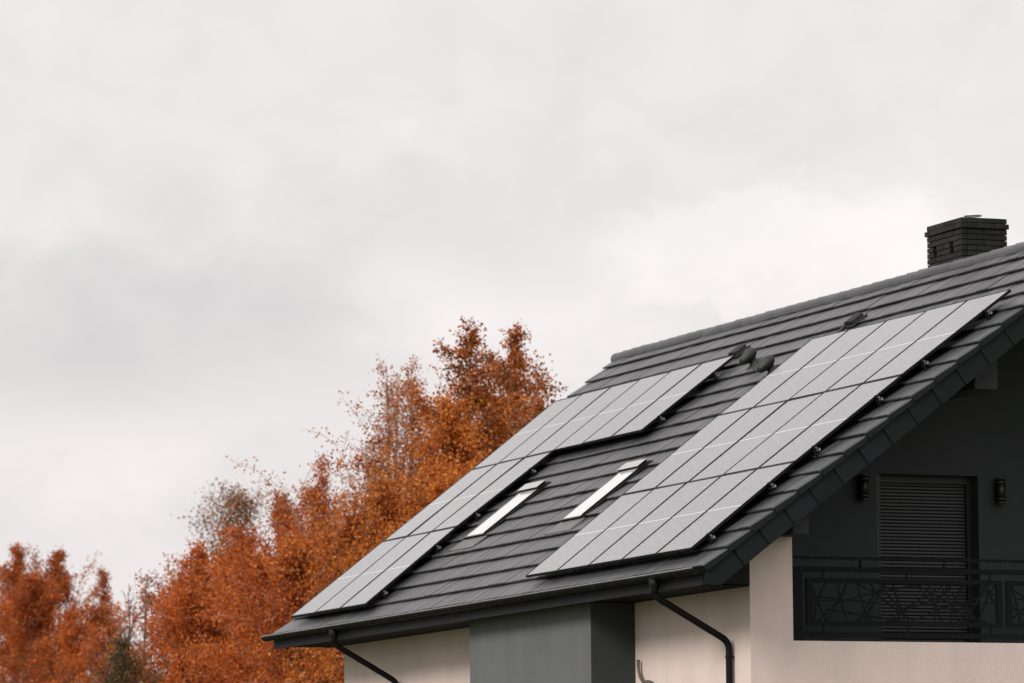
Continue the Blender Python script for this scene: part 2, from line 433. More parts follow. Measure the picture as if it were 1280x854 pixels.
# roof windows ------------------------------------------------------------
def roof_window(u0, u1, va, vb):
    ht = -.092
    def wb(mb, a, b, c, d, h0, h1): mb.box(a, b, c, d, h0, h1, R)
    f = MB()
    wb(f, u0, u0 + .045, va, vb, -.16, ht); wb(f, u1 - .045, u1, va, vb, -.16, ht)
    wb(f, u0 + .045, u1 - .045, va, va + .05, -.16, ht - .006); wb(f, u0 + .045, u1 - .045, vb - .05, vb, -.16, ht - .004)
    fr = part(f, 'roof_window', M['windark'])
    s = MB()
    wb(s, u0 + .004, u0 + .03, va + .05, vb, ht + .001, ht + .007); wb(s, u1 - .03, u1 - .004, va + .05, vb, ht + .001, ht + .007)
    wb(s, u0 + .004, u1 - .004, va - .004, va + .022, ht - .005, ht + .002)
    part(s, 'sash_trim', M['winmetal'], fr)
    p = MB(); wb(p, u0 + .031, u1 - .031, va + .026, vb - .02, ht - .03, ht + .0015)
    part(p, 'pane', M['pane'], fr)
    h = MB(); wb(h, u0 - .01, u1 + .01, vb - .14, vb + .03, ht + .036, ht + .042)
    hd = part(h, 'hood', M['wincover'], fr, .003)
    h = MB(); wb(h, u0 + .0, u1 - .0, vb - .13, vb + .02, ht + .0085, ht + .0355)
    part(h, 'hood_lining', M['windark'], fr)
    a = MB()   # apron flashing below and side gutters
    a.hexa([R(u0 - .05, va - .29, -.128), R(u1 + .16, va - .29, -.128), R(u1 + .14, va + .0, -.13), R(u0 - .05, va + .0, -.13),
            R(u0 - .05, va - .29, -.108), R(u1 + .16, va - .29, -.108), R(u1 + .12, va - .006, -.120), R(u0 - .04, va - .006, -.120)])
    part(a, 'flashing', M['flash'], fr, .004)
    k = MB()
    wb(k, u0 - .07, u0 - .002, va, vb + .06, -.16, -.108); wb(k, u1 + .002, u1 + .07, va, vb + .06, -.16, -.108)
    wb(k, u0 - .002, u1 + .002, vb + .002, vb + .06, -.16, -.10)
    part(k, 'side_flashing', M['windark'], fr)
roof_window(-10.90, -10.18, 1.62, 2.81)
roof_window(-7.24, -6.56, 1.58, 2.79)

# chimney ------------------------------------------------------------
cx0, cx1, cy0, cy1, ct = -4.86, -3.84, 5.62, 6.285, 10.275
ch = MB(); bh = .0735
core = MB(); core.box(cx0 + .07, cx1 - .07, cy0 + .07, cy1 - .07, 8.3, ct - .006)
vents = [(cx0 + .17, cx0 + .27), (cx0 + .66, cx0 + .76)]
row = 0; zt = ct
while zt > 8.4:
    zb = zt - bh + .0095
    out = .022 if row == 1 else 0
    off = .125 if row % 2 else 0
    def bricks(a0, a1, along):
        e_ = [a0]; p = a0 + (.13 if off else .25)
        while p < a1 - .06: e_.append(p); p += .25
        e_.append(a1); return list(zip(e_[:-1], e_[1:]))
    for a, b in bricks(cx0 - out, cx1 + out, 0):
        for f in (0, 1):
            segs = [(a, b)]
            if f == 0 and row in (4, 5):
                for v0, v1 in vents:
                    v0_, v1_ = v0 + (.02 if row == 5 else 0), v1 + (.02 if row == 5 else 0)
                    ns = []
                    for (p, q) in segs:
                        if v1_ <= p or v0_ >= q: ns.append((p, q)); continue
                        if v0_ - p > .03: ns.append((p, v0_ + .004))
                        if q - v1_ > .03: ns.append((v1_ - .004, q))
                    segs = ns
            for p, q in segs:
                j = random.uniform(-.0025, .0025)
                if f == 0: ch.box(p + .006, q - .006, cy0 - out + j, cy0 + .08, zb, zt)
                else: ch.box(p + .004, q - .004, cy1 - .08, cy1 + out + j, zb, zt)
    for a, b in bricks(cy0 + .082, cy1 - .082, 1):
        j = random.uniform(-.0025, .0025)
        ch.box(cx1 - .08, cx1 + out + j, a + .004, b - .004, zb, zt); ch.box(cx0 - out + j, cx0 + .08, a + .004, b - .004, zb, zt)
    row += 1; zt -= bh
chim = part(ch, 'chimney', M['brick'], None, .003)
part(core, 'mortar_core', M['mortar'], chim)
fl = MB(); fx, fy = -4.10, 5.92
fl.lathe([(.07, -.02), (.07, .04), (.02, .041), (.02, .075), (.12, .078), (.125, .086), (.06, .102), (.01, .106)], lambda x, y, z: (fx + x, fy + y, ct - .022 + z), 20)
part(fl, 'flue_cap', M['steel'], chim)

# roof vents ------------------------------------------------------------
def cowl(u, v):
    b = MB()
    def loc(x, y, z): return R(u + x, v + y, -.13 + z)
    b.lathe([(.17, -.005), (.17, .006), (.11, .02), (.062, .05), (.058, .13)], loc, 18)
    base = part(b, 'vent_cowl', M['vent'], roof_o)
    b = MB(); prof = []; n = 18; rings = 10; vs = []
    for i in range(rings + 1):
        t = i / rings
        y = -.16 + .285 * t
        rr = .098 * (max(0.0, 1 - ((t - .55) / .46) ** 2)) ** .5 if t > .55 else .048 + .05 * math.sin(t / .55 * math.pi / 2)
        for k in range(n):
            a = 2 * math.pi * k / n
            vs.append(loc(math.cos(a) * rr, y, .145 + .02 * t + math.sin(a) * rr * .85))
    fs = [(i * n + k, i * n + (k + 1) % n, (i + 1) * n + (k + 1) % n, (i + 1) * n + k) for i in range(rings) for k in range(n)] + [tuple(range(n)), tuple(rings * n + k for k in range(n))]
    b.add(vs, fs, True)
    part(b, 'cap', M['vent'], roof_o).name = 'vent_cap'
cowl(-7.26, 5.20); cowl(-5.98, 4.79)
def vent_tile(u, v):
    b = MB()
    b.box(u - .13, u + .13, v - .13, v + .15, -.13, -.10, R)
    vs = []; 
    for k in range(5):
        o_ = -.10 + .05 * k
        b.box(u + o_ - .016, u + o_ + .016, v - .10, v + .11, -.10, -.032 - .006 * abs(k - 2), R)
    b.box(u - .12, u + .12, v - .08, v + .10, -.10, -.046, R)
    b.tube([R(u - .05, v - .14, -.08), R(u - .05, v - .26, -.10)], .030, 10)
    part(b, 'vent_tile', M['vent'], roof_o, .006)
vent_tile(-8.66, 5.70); vent_tile(-5.00, 5.735)

# balcony door, shutter ------------------------------------------------------------
db = MB(); xs = XQ - .22
db.box(xs - .06, XQ - .02, dy0 + .001, dy0 + .06, zf, dz1 - .001); db.box(xs - .06, xs + .05, dy1 - .075, dy1 - .001, zf, dz1 - .001)
db.box(xs - .06, xs + .05, dy0 + .06, dy1 - .075, dz1 - .09, dz1 - .001)
door = part(db, 'balcony_door', M['doorframe'])
sh = MB(); z = zf + .02
while z < dz1 - .10:
    sh.prism([(xs - .012, z), (xs + .004, z + .002), (xs + .012, z + .014), (xs + .008, z + .034), (xs - .012, z + .0415)], dy0 + .061, dy1 - .076, lambda p, q, t: (p, t, q))
    z += .0422
part(sh, 'roller_shutter', M['shutter'], door)

# balcony railing ------------------------------------------------------------
rl = MB(); xa, xb = -.23, -.19
yE = yo1
rl.box(xa, xb, 1.40, 1.53, zsill - .1, 5.40)                 # end post
rl.box(xa, xb, 1.53, yE - .05, 5.345, 5.405)                 # upper bar
rl.box(xa, xb, 1.53, yE - .05, 4.562, 4.622)                 # lower bar
rl.box(xa + .01, xb - .01, yo0 + .002, yE - .002, 5.492, 5.528)   # slim hand bar
y = 2.30
while y < yE - .3:
    rl.box(xa + .008, xb - .008, y, y + .03, 5.405, 5.492); y += 1.12
y = 1.80
while y < yE - .3:
    rl.box(xa + .012, xb - .012, y, y + .018, 5.27, 5.345); rl.box(xa + .012, xb - .012, y, y + .018, 4.622, 4.70); y += 1.12
rail = part(rl, 'railing', M['rail'])
y = 1.585; pr = random.Random(3)
while y < yE - 2.6:
    a, b = y, y + 2.62
    f = MB()
    f.box(xa, xb, a, a + .075, 4.70, 5.27); f.box(xa, xb, b - .075, b, 4.70, 5.27)
    f.box(xa, xb, a + .075, b - .075, 5.212, 5.27); f.box(xa, xb, a + .075, b - .075, 4.70, 4.755)
    pf = part(f, 'panel_frame', M['rail'], rail)
    tw = MB()     # cut-out twig pattern of the infill sheet
    def twig(p, q, wd, t):
        p, q = Vector(p), Vector(q); dd = (q - p).normalized(); nn = Vector((-dd.y, dd.x)) * wd
        tw.prism([tuple(p - nn), tuple(q - nn * .7), tuple(q + nn * .7), tuple(p + nn)], -.212 + t, -.206 + t, X3)
    ya, yb_, za, zb = a + .07, b - .07, 4.75, 5.217
    nT = 0
    hubs = [(ya + (yb_ - ya) * (i + .5) / 9 + pr.uniform(-.12, .12), pr.uniform(4.80, 5.16)) for i in range(9)]
    for i, hb in enumerate(hubs):
        for ang in [k * 51 + pr.uniform(-24, 24) for k in range(7)]:
            dx, dz = math.cos(rad(ang)), math.sin(rad(ang))
            Ls = []
            if dx > 1e-3: Ls.append((yb_ - hb[0]) / dx)
            if dx < -1e-3: Ls.append((ya - hb[0]) / dx)
            if dz > 1e-3: Ls.append((zb - hb[1]) / dz)
            if dz < -1e-3: Ls.append((za - hb[1]) / dz)
            L = min(min(Ls), .55)
            twig(hb, (hb[0] + dx * L, hb[1] + dz * L), pr.uniform(.010, .017), .0001 * nT); nT += 1
    part(tw, 'infill_panel', M['rail'], rail)
    y = b + .06

# wall lamps, string lights, wall fitting: things of their own --------------------------------
for (yy, lab) in ((2.955, 'black cylindrical wall lamp by the sloping roof edge, left of the shuttered balcony door'),
                  (4.845, 'black cylindrical wall lamp on the open wall right of the shuttered balcony door')):
    xo = XQ + .09; zb = 6.315
    lp = tag(empty('wall_lamp', (XQ, yy, zb)), lab, 'wall lamp', 'lamps on the balcony wall')
    b = MB(); b.lathe([(.060, .03), (.060, .29)], lambda x, y, z: (.09 + x, y, z), 18); b.box(.001, .07, -.045, .045, .06, .26)
    b.build('housing', M['lamp'], lp)
    for z in (0, .045, .255, .30):
        q = MB(); q.lathe([(.066, z), (.070, z + .004), (.070, z + .018), (.066, z + .022)], lambda x, y, z_: (.09 + x, y, z_), 18)
        q.build('ring', M['lampring'], lp)
sl = MB(); y = yo0 + .06; pts = []
while y < yo1 - .1:
    pts.append((-.21 + .028 * math.cos(y * 19), y, 5.51 + .028 * math.sin(y * 19))); y += .04
sl.tube(pts, .0035, 5)
pr = random.Random(5); y = yo0 + .12
while y < yo1 - .2:
    L = pr.uniform(.06, .2)
    sl.tube([(-.178, y, 5.50), (-.172, y + pr.uniform(-.03, .03), 5.50 - L * .5), (-.175, y + pr.uniform(-.05, .05), 5.50 - L)], .004, 5); y += pr.uniform(.16, .4)
o = sl.build('string_lights', M['wire'])
tag(o, 'thin dark wire of unlit string lights wound along the balcony handrail', 'string lights')
wf = tag(empty('wall_fitting', (-3.1, YW, 4.0)), 'grey bent conduit and round copper-banded fitting low on the cream wall beside the grey bay', 'pipe fitting')
b = MB(); b.tube(bend([(-.27, -.05, .425), (-.27, -.05, .255), (-.05, -.05, .10)], .12), .020, 10)
b.lathe([(.022, 0), (.024, .004), (.024, .01), (.018, .012)], lambda x, y, z: (-.27 + x, -.05 + y, .418 + z), 10)
b.build('conduit', M['conduit'], wf)
b = MB(); b.lathe([(.10, 0), (.15, .012), (.165, .05), (.165, .075), (.13, .085)], lambda x, y, z: (.06 + x, -z - .001, .0 + y), 24)
b.build('body', M['conduit'], wf)
b = MB(); b.box(.03, .10, -.100, -.087, -.15, .12); b.build('band', M['copper'], wf)

# ------------------------------------------------------------------ solar panels
def lerp(a, b, t): return tuple(x + (y - x) * t for x, y in zip(a, b))
def solar_panel(q, label, group):
    """q: four (u,v) corners, lower-left, lower-right, upper-right, upper-left"""
    base = R(*q[0], -.035)
    t = tag(empty('solar_panel', base), label, 'solar panel', group)
    ti = [random.uniform(-.003, .003) for _ in range(4)]
    def P(a, b, h):
        p = lerp(lerp(q[0], q[1], a), lerp(q[3], q[2], a), b)
        hh = h + (ti[0] * (1 - a) + ti[1] * a) + (ti[2] * (1 - b) + ti[3] * b)
        x = R(p[0], p[1], hh); return (x[0] - base[0], x[1] - base[1], x[2] - base[2])
    g = .008; fa, fb = .011, .0065
    a0, a1, b0, b1 = g, 1 - g, g * .6, 1 - g * .6
    f = MB()
    f.box(a0, a1, b0, b0 + fb, -.035, 0, P); f.box(a0, a1, b1 - fb, b1, -.035, 0, P)
    f.box(a0, a0 + fa, b0 + fb, b1 - fb, -.035, 0, P); f.box(a1 - fa, a1, b0 + fb, b1 - fb, -.035, 0, P)
    f.build('frame', M['frame'], t)
    me = bpy.data.meshes.new('glass')
    ps = [P(a0 + fa, b0 + fb, -.004), P(a1 - fa, b0 + fb, -.004), P(a1 - fa, b1 - fb, -.004), P(a0 + fa, b1 - fb, -.004)]
    lo = [P(a0 + fa, b0 + fb, -.012), P(a1 - fa, b0 + fb, -.012), P(a1 - fa, b1 - fb, -.012), P(a0 + fa, b1 - fb, -.012)]
    me.from_pydata(ps + lo, [], [(0, 1, 2, 3), (7, 6, 5, 4), (0, 4, 5, 1), (1, 5, 6, 2), (2, 6, 7, 3), (3, 7, 4, 0)])
    uv = me.uv_layers.new(name='UVMap'); co = [(0, 0), (1, 0), (1, 1), (0, 1)]
    for i, l in enumerate(me.loops): uv.data[i].uv = co[l.vertex_index % 4]
    me.materials.append(M['cells'])
    o = bpy.data.objects.new('glass', me); COL.objects.link(o); o.parent = t
    # junction box below
    j = MB(); j.box(.42, .58, .90, .93, -.034, -.014, P); j.build('junction_box', M['frame'], t)
ORD = ['first', 'second', 'third', 'fourth', 'fifth', 'sixth']
Rc = [((-5.29, .005), (-.025, .003)), ((-5.385, 1.778), (-.06, 1.752)), ((-5.425, 3.545), (.055, 3.500)), ((-5.435, 5.290), (.285, 5.250))]
rown = ['bottom', 'middle', 'top']
for r in range(3):
    for i in range(5):
        (a, b), (c2, d2) = Rc[r], Rc[r + 1]
        q = [lerp(a, b, i / 5), lerp(a, b, (i + 1) / 5), lerp(c2, d2, (i + 1) / 5), lerp(c2, d2, i / 5)]
        solar_panel(q, 'solar panel, %s row of the big right-hand array, %s from the left' % (rown[r], ORD[i]), 'panels of the right-hand array')
# left array: two lower rows of three, one upper row of six
Lrow = [[-14.47 + i * 1.079 for i in range(4)], [-14.54 + i * 1.008 for i in range(4)], [-14.58 + i * 1.066 for i in range(7)], [-14.70 + i * 1.096 for i in range(7)]]
Lv = [-.02, 1.84, 3.645, 5.41]
Lrow[0] = [-14.47, -13.40, -12.33, -11.25]; Lrow[1] = [-14.53, -13.53, -12.52, -11.50]
for r, n in ((0, 3), (1, 3), (2, 6)):
    for i in range(n):
        q = [(Lrow[r][i], Lv[r]), (Lrow[r][i + 1], Lv[r]), (Lrow[r + 1][i + 1], Lv[r + 1]), (Lrow[r + 1][i], Lv[r + 1])]
        lab = ['solar panel, lowest row of the left array above the gutter, %s from the left',
               'solar panel, middle row of the left array, %s of three from the left',
               'solar panel, long top row of the left array, %s of six from the left'][r] % ORD[i]
        solar_panel(q, lab, 'panels of the left-hand array')
# mounting rails with hooks and end clamps
def rail_thing(ua, ub, v, label, group):
    base = R(ua, v, -.06)
    t = tag(empty('mounting_rail', base), label, 'mounting rail', group)
    def P(a, b, h): x = R(a, b, h); return (x[0] - base[0], x[1] - base[1], x[2] - base[2])
    b = MB(); b.box(ua, ub, v - .02, v + .02, -.076, -.040, P); b.build('rail', M['frame'], t)
    u = ua + .22
    while u < ub - .02:
        b = MB(); b.box(u - .015, u + .015, v - .06, v - .021, -.116, -.050, P); b.box(u - .015, u + .015, v - .10, v - .06, -.118, -.108, P)
        b.build('roof_hook', M['frame'], t); u += 1.15
    b = MB(); b.box(ub - .13, ub - .085, v - .018, v + .018, -.039, -.002, P)
    b.box(ub - .13, ub - .10, v - .010, v + .010, -.002, .006, P); b.build('end_clamp', M['frame'], t)
    b = MB(); b.box(ub + .001, ub + .006, v - .013, v + .013, -.072, -.046, P)
    b.tube([P(ub - .045, v - .002, -.04), P(ub - .045, v - .002, -.022)], .011, 8); b.tube([P(ub - .02, v - .028, -.06), P(ub - .02, v - .018, -.06)], .012, 8)
    b.build('bolt', M['alu'], t)
    b = MB(); b.box(ub - .08, ub - .05, v - .055, v - .021, -.150, -.05, P); b.box(ub - .08, ub - .05, v - .15, v - .055, -.150, -.138, P); b.build('end_hook', M['frame'], t)
for r in range(3):
    for k, f in enumerate((.16, .74)):
        a = lerp(Rc[r][0], Rc[r + 1][0], f); b = lerp(Rc[r][1], Rc[r + 1][1], f)
        rail_thing(a[0] + .02, b[0] + .12, (a[1] + b[1]) / 2, 'black mounting rail, %s of two under the %s row of the right array' % (['lower', 'upper'][k], rown[r]), 'rails of the right-hand array')
for r, n in ((0, 3), (1, 3), (2, 6)):
    for k, f in enumerate((.18, .76)):
        ua = Lrow[r][0] + (Lrow[r + 1][0] - Lrow[r][0]) * f; ub = Lrow[r][n] + (Lrow[r + 1][n] - Lrow[r][n]) * f
        rail_thing(ua + .03, ub + .12, Lv[r] + (Lv[r + 1] - Lv[r]) * f, 'black mounting rail, %s of two under the %s row of the left array' % (['lower', 'upper'][k], rown[r]), 'rails of the left-hand array')

# ------------------------------------------------------------------ trees
def tubes_np(lines, acc):
    """lines: list of (pts Nx3, radii N, sides)"""
    for P, Rr, n in lines:
        P = np.asarray(P, float); d = np.gradient(P, axis=0); d /= np.linalg.norm(d, axis=1)[:, None] + 1e-9
        ref = np.array([1., .13, .07]) if abs(d[0][0]) < .8 else np.array([.1, 1., .05])
        a = np.cross(d, ref); a /= np.linalg.norm(a, axis=1)[:, None] + 1e-9; b = np.cross(d, a)
        t = np.arange(n) * 2 * np.pi / n
        ring = P[:, None, :] + np.asarray(Rr)[:, None, None] * (np.cos(t)[None, :, None] * a[:, None, :] + np.sin(t)[None, :, None] * b[:, None, :])
        base = acc['n']; acc['v'].append(ring.reshape(-1, 3)); m = len(P)
        i, k = np.meshgrid(np.arange(m - 1), np.arange(n), indexing='ij')
        q = np.stack([i * n + k, i * n + (k + 1) % n, (i + 1) * n + (k + 1) % n, (i + 1) * n + k], -1).reshape(-1, 4) + base
        acc['f'].append(q); acc['n'] += m * n
def mesh_np(name, v, q, m, tone=None, smooth=True):
    me = bpy.data.meshes.new(name); v = np.asarray(v, np.float32); q = np.asarray(q, np.int32)
    me.vertices.add(len(v)); me.vertices.foreach_set('co', v.ravel())
    me.loops.add(q.size); me.loops.foreach_set('vertex_index', q.ravel())
    me.polygons.add(len(q)); me.polygons.foreach_set('loop_start', np.arange(len(q), dtype=np.int32) * 4)
    me.polygons.foreach_set('use_smooth', np.full(len(q), smooth))
    me.update(calc_edges=True); me.validate()
    if tone is not None:
        at = me.attributes.new('tone', 'FLOAT', 'POINT'); at.data.foreach_set('value', np.asarray(tone, np.float32))
    me.materials.append(m)
    return me
def bent(p, d, L, n, droop, wob, r):
    pts = [np.array(p, float)]; d = np.array(d, float)
    for i in range(n):
        d = d + np.array([0, 0, -droop]) / n + r.normal(0, wob, 3) / n; d /= np.linalg.norm(d)
        pts.append(pts[-1] + d * L / n)
    return np.array(pts)
def grow(r, H, W, nleaf, lsize, low=.15, stems=1, droop=.28, nb=64, peak=.30, spread=.115, up=(44, 72), twigs=6, thin=.25, bare=False):
    lines = []; src = []; w_ = []; tn = []; sc = []
    tofs = r.uniform(-.12, .10)
    for s in range(stems):
        h = H * (1 if s == 0 else r.uniform(.78, .97)); lean = r.normal(0, .012, 2) + (0 if s == 0 else 1) * r.normal(0, .028, 2)
        n = 12; z = np.linspace(0, h, n); off = np.cumsum(r.normal(0, .035, (n, 2)), axis=0) + z[:, None] * lean
        P = np.column_stack([off, z]); R0 = .011 * h
        lines.append((P, R0 * (1 - z / h) ** .8 + .008, 7))
        for b in range(nb):
            t = low + (1 - low) * ((b + r.uniform(0, 1)) / nb) ** .9; t = min(t, .985)
            p = np.array([np.interp(t * h, z, P[:, k]) for k in range(3)])
            e = (t - low) / (1 - low)
            env = (.45 + .55 * min(1, e / peak)) if e < peak else max(.09, 1 - ((e - peak) / (1 - peak)) ** 1.35)
            az = b * 2.3999 + r.uniform(-.5, .5); el = rad(r.uniform(*up)) + e * .25
            L = W / 2 * env * r.uniform(.45, 1.2) / max(.45, math.cos(el)); L = min(L, (h * 1.0 - p[2]) / max(.3, math.sin(el)) * r.uniform(.7, 1) + .2)
            L = max(L, .18)
            d = (math.cos(az) * math.cos(el), math.sin(az) * math.cos(el), math.sin(el))
            B = bent(p, d, L, 6, droop, .35, r); rb = (.0065 * L + .005) * (1.7 if bare else 1)
            lines.append((B, np.linspace(rb, .003, 7), 4)); tone = r.uniform(-.24, .20) + tofs
            for q in range(twigs):
                s0 = r.uniform(.25, 1); i0 = s0 * 6; k0 = min(int(i0), 5); pp = B[k0] + (B[k0 + 1] - B[k0]) * (i0 - k0)
                dd = (B[k0 + 1] - B[k0]); dd /= np.linalg.norm(dd); dd = dd + r.normal(0, .55, 3); dd /= np.linalg.norm(dd)
                tl = L * r.uniform(.18, .42) + .12
                T = bent(pp, dd, tl, 3, droop * 1.1, .3, r); lines.append((T, np.linspace(.007, .0035, 4), 3))
                for m in range(3):
                    src.append((T[m], T[m + 1])); w_.append(tl / 3 * (1 - thin * e * e)); tn.append(tone); sc.append(.6 + .5 * env)
            for m in range(3, 6):
                src.append((B[m], B[m + 1])); w_.append(L / 6 * (1 - thin * e * e)); tn.append(tone); sc.append(.6 + .5 * env)
    acc = dict(v=[], f=[], n=0); tubes_np(lines, acc)
    wood = (np.concatenate(acc['v']), np.concatenate(acc['f']))
    if bare: return wood, None
    w_ = np.array(w_); w_ = w_ * r.gamma(1.8, 1, len(w_)); w_ /= w_.sum()
    idx = r.choice(len(src), nleaf, p=w_); A = np.array([a for a, b in src]); Bq = np.array([b for a, b in src]); tn = np.array(tn)
    t = r.uniform(0, 1, nleaf)[:, None]
    c = A[idx] * (1 - t) + Bq[idx] * t + r.normal(0, spread, (nleaf, 3)) * np.array([1, 1, .9]) * np.array(sc)[idx][:, None]
    a = r.normal(0, 1, (nleaf, 3)); a[:, 2] -= .5; a /= np.linalg.norm(a, axis=1)[:, None]
    b = np.cross(a, r.normal(0, 1, (nleaf, 3))); b /= np.linalg.norm(b, axis=1)[:, None]
    l = (lsize * r.uniform(.55, 1.25, nleaf))[:, None]
    fold = np.cross(a, b) * l * .12
    V = np.stack([c - a * l * .5, c + b * l * .36 + fold, c + a * l * .5, c - b * l * .36 + fold], 1).reshape(-1, 3)
    tone = np.clip(.5 + tn[idx] + r.normal(0, .24, nleaf), 0, 1)
    return wood, (V, np.arange(nleaf * 4).reshape(-1, 4), np.repeat(tone, 4))
def tree(name, x, y, H, W, nleaf, lsize, leaf, bark, label, cat='tree', group=None, seed=0, **kw):
    r = np.random.default_rng(seed)
    wood, lv = grow(r, H, W, int(nleaf * 1.45), lsize * .80, **kw)
    t = tag(empty(name, (x, y, 0)), label, cat, group)
    o = bpy.data.objects.new('trunk', mesh_np('trunk', wood[0], wood[1], M[bark])); COL.objects.link(o); o.parent = t
    if lv:
        o = bpy.data.objects.new('crown', mesh_np('crown', *lv[:2], M[leaf], lv[2], False)); COL.objects.link(o); o.parent = t
    return t
G1 = 'orange birches behind the house'; G2 = 'rust-orange birches at the left edge'
T = 'birch_tree'
tree(T, -41.54, 13.56, 13.1, 4.6, 62000, .10, 'leaf_orange', 'birchbark', 'tall dense orange birch, the left of the two highest peaks behind the solar array', group=G1, seed=111, stems=3)
tree(T, -44.05, 15.37, 13.55, 4.0, 56000, .10, 'leaf_orange', 'birchbark', 'tallest orange birch, its peak nearest the roof ridge', group=G1, seed=112, stems=3)
tree(T, -42.1, 14.95, 11.9, 2.2, 7500, .10, 'leaf_orange', 'birchbark', 'slim thin-leaved birch just above the upper left corner of the solar array', group=G1, seed=13)
tree(T, -47.82, 13.9, 13.0, 4.8, 11500, .085, 'leaf_pink', 'birchbark', 'sparse pinkish birch with see-through crown, left of the tall orange ones', group=G1, seed=14, stems=3, nb=34, up=(50, 74), thin=.1)
tree(T, -45.78, 13.67, 12.9, 3.0, 7000, .085, 'leaf_pink', 'birchbark', 'slim russet birch in the notch between the sparse pink one and the tall orange ones', group=G1, seed=15)
tree(T, -39.92, 12.21, 11.4, 3.6, 26000, .10, 'leaf_orange', 'birchbark', 'bushy brown-orange birch below the notch of the tall pair', group=G1, seed=16)
tree(T, -53.94, 14.64, 11.3, 3.0, 13300, .092, 'leaf_red', 'birchbark', 'rust birch at the foot of the sparse pinkish one, on its left', group=G1, seed=17)
tree(T, -57.9, 15.42, 11.1, 3.4, 18200, .092, 'leaf_red', 'birchbark', 'full orange-red birch between the low slope of trees and the sparse pinkish one', group=G1, seed=18)
tree(T, -60.02, 15.43, 11.1, 4.0, 25000, .098, 'leaf_red', 'birchbark', 'bright orange birch with pointed top right of the olive tree', group=G1, seed=19)
tree(T, -66.02, 16.39, 10.7, 4.0, 26000, .098, 'leaf_red', 'birchbark', 'broad orange birch directly in front of the olive tree', group=G1, seed=20)
tree(T, -64.41, 14.89, 10.1, 3.7, 25000, .098, 'leaf_red', 'birchbark', 'rounded orange birch below and left of the olive tree', group=G1, seed=21)
tree(T, -67.9, 16.8, 9.5, 2.7, 17000, .098, 'leaf_red', 'birchbark', 'lowest orange birch on the right of the gap with the bare tree', group=G1, seed=22)
tree('tall_tree', -83.1, 22.05, 13.1, 3.6, 5000, .10, 'leaf_olive', 'darkbark', 'tall thin tree with a brownish-olive top standing above the orange birches', seed=23, nb=44, peak=.72, droop=.05, low=.42, up=(40, 66), spread=.17, thin=-1.0)
lowlab = ['low rust birch at the bottom beside the gap', 'short leafy orange birch at the bottom, left of the gutter end', 'dense orange birch right above the gutter end of the roof',
          'orange birch along the lower left edge of the solar array', 'orange birch along the middle of the left edge of the solar array', 'dark orange birch beside the step between the array\'s lower and top rows', 'brown-orange birch against the upper left edge of the solar array']
for i, (x, y, H, W, n) in enumerate([(-60.5, 13.5, 7.6, 2.6, 13000), (-54.99, 11.53, 8.4, 4.2, 16000), (-50.73, 11.67, 8.7, 4.2, 16000), (-46.6, 11.38, 8.8, 4.0, 16000),
                                    (-42.49, 11.02, 9.2, 3.8, 16000), (-39.39, 10.77, 9.6, 3.6, 15000), (-37.2, 10.9, 9.7, 3.4, 14000)]):
    tree(T, x, y, H, W, int(n * 1.3), .098, 'leaf_red' if i < 5 else 'leaf_orange', 'birchbark', lowlab[i], group=G1, seed=40 + i)
llab = ['rust-orange birch cut by the left edge of the picture', 'tallest pointed birch of the left clump', 'lower birch filling the middle of the left clump', 'thin-topped birch at the right end of the left clump', 'short birch in front of the left clump']
for i, (x, y, H, W, n) in enumerate([(-92.81, 17.69, 12.1, 4.0, 32000), (-90.45, 18.69, 11.8, 3.7, 30000), (-86.8, 16.88, 10.9, 4.0, 30000), (-93.93, 21.01, 11.5, 2.7, 18000), (-82.6, 17.0, 9.6, 3.0, 22000)]):
    tree(T, x, y, H, W, n, .092, 'leaf_red', 'birchbark', llab[i], group=G2, seed=60 + i)
tree('dark_bush', -51.7, 8.6, 7.1, 2.9, 15000, .08, 'leaf_dark', 'darkbark', 'dark brownish-green bushy tree in the gap beside the left clump', seed=70, low=.05)
tree('bare_tree', -58.3, 11.0, 8.7, 2.2, 0, .1, None, 'darkbark', 'leafless grey tree standing in the gap, the left of two', group='bare trees in the gap', seed=71, bare=True, nb=30, stems=2, up=(50, 72), droop=-.1)
tree('bare_tree', -59.2, 11.55, 9.0, 1.9, 0, .1, None, 'darkbark', 'leafless grey tree in the gap, close against the orange birches', group='bare trees in the gap', seed=72, bare=True, nb=28, up=(50, 72), droop=-.1)
# far wood behind, one mass
vv, qq, tt, nn = [], [], [], 0
for i in range(16):
    r = np.random.default_rng(100 + i)
    wood, lv = grow(r, r.uniform(7.2, 8.8), 5.0, 5000, .17, nb=30)
    ang = i / 15; px_ = np.array([-125 + 22 * ang, 16 + 32 * ang, 0]) + r.normal(0, 1.5, 3) * [1, 1, 0]
    vv.append(lv[0] + px_); qq.append(lv[1] + nn); tt.append(lv[2]); nn += len(lv[0])
o = bpy.data.objects.new('far_wood', mesh_np('far_wood', np.concatenate(vv), np.concatenate(qq), M['leaf_red'], np.concatenate(tt), False)); COL.objects.link(o)
tag(o, 'far rust-coloured wood closing the view behind the birches', 'wood', kind='stuff')

# ------------------------------------------------------------------ ground
gm = mat('meadow', (.06, .065, .025), .95, .4, .3, .3, 20)
g = MB(); g.add([(-1500, -1500, 0), (1500, -1500, 0), (1500, 1500, 0), (-1500, 1500, 0)], [(0, 1, 2, 3)])
tag(g.build('ground', gm), 'autumn meadow around the house', kind='structure')

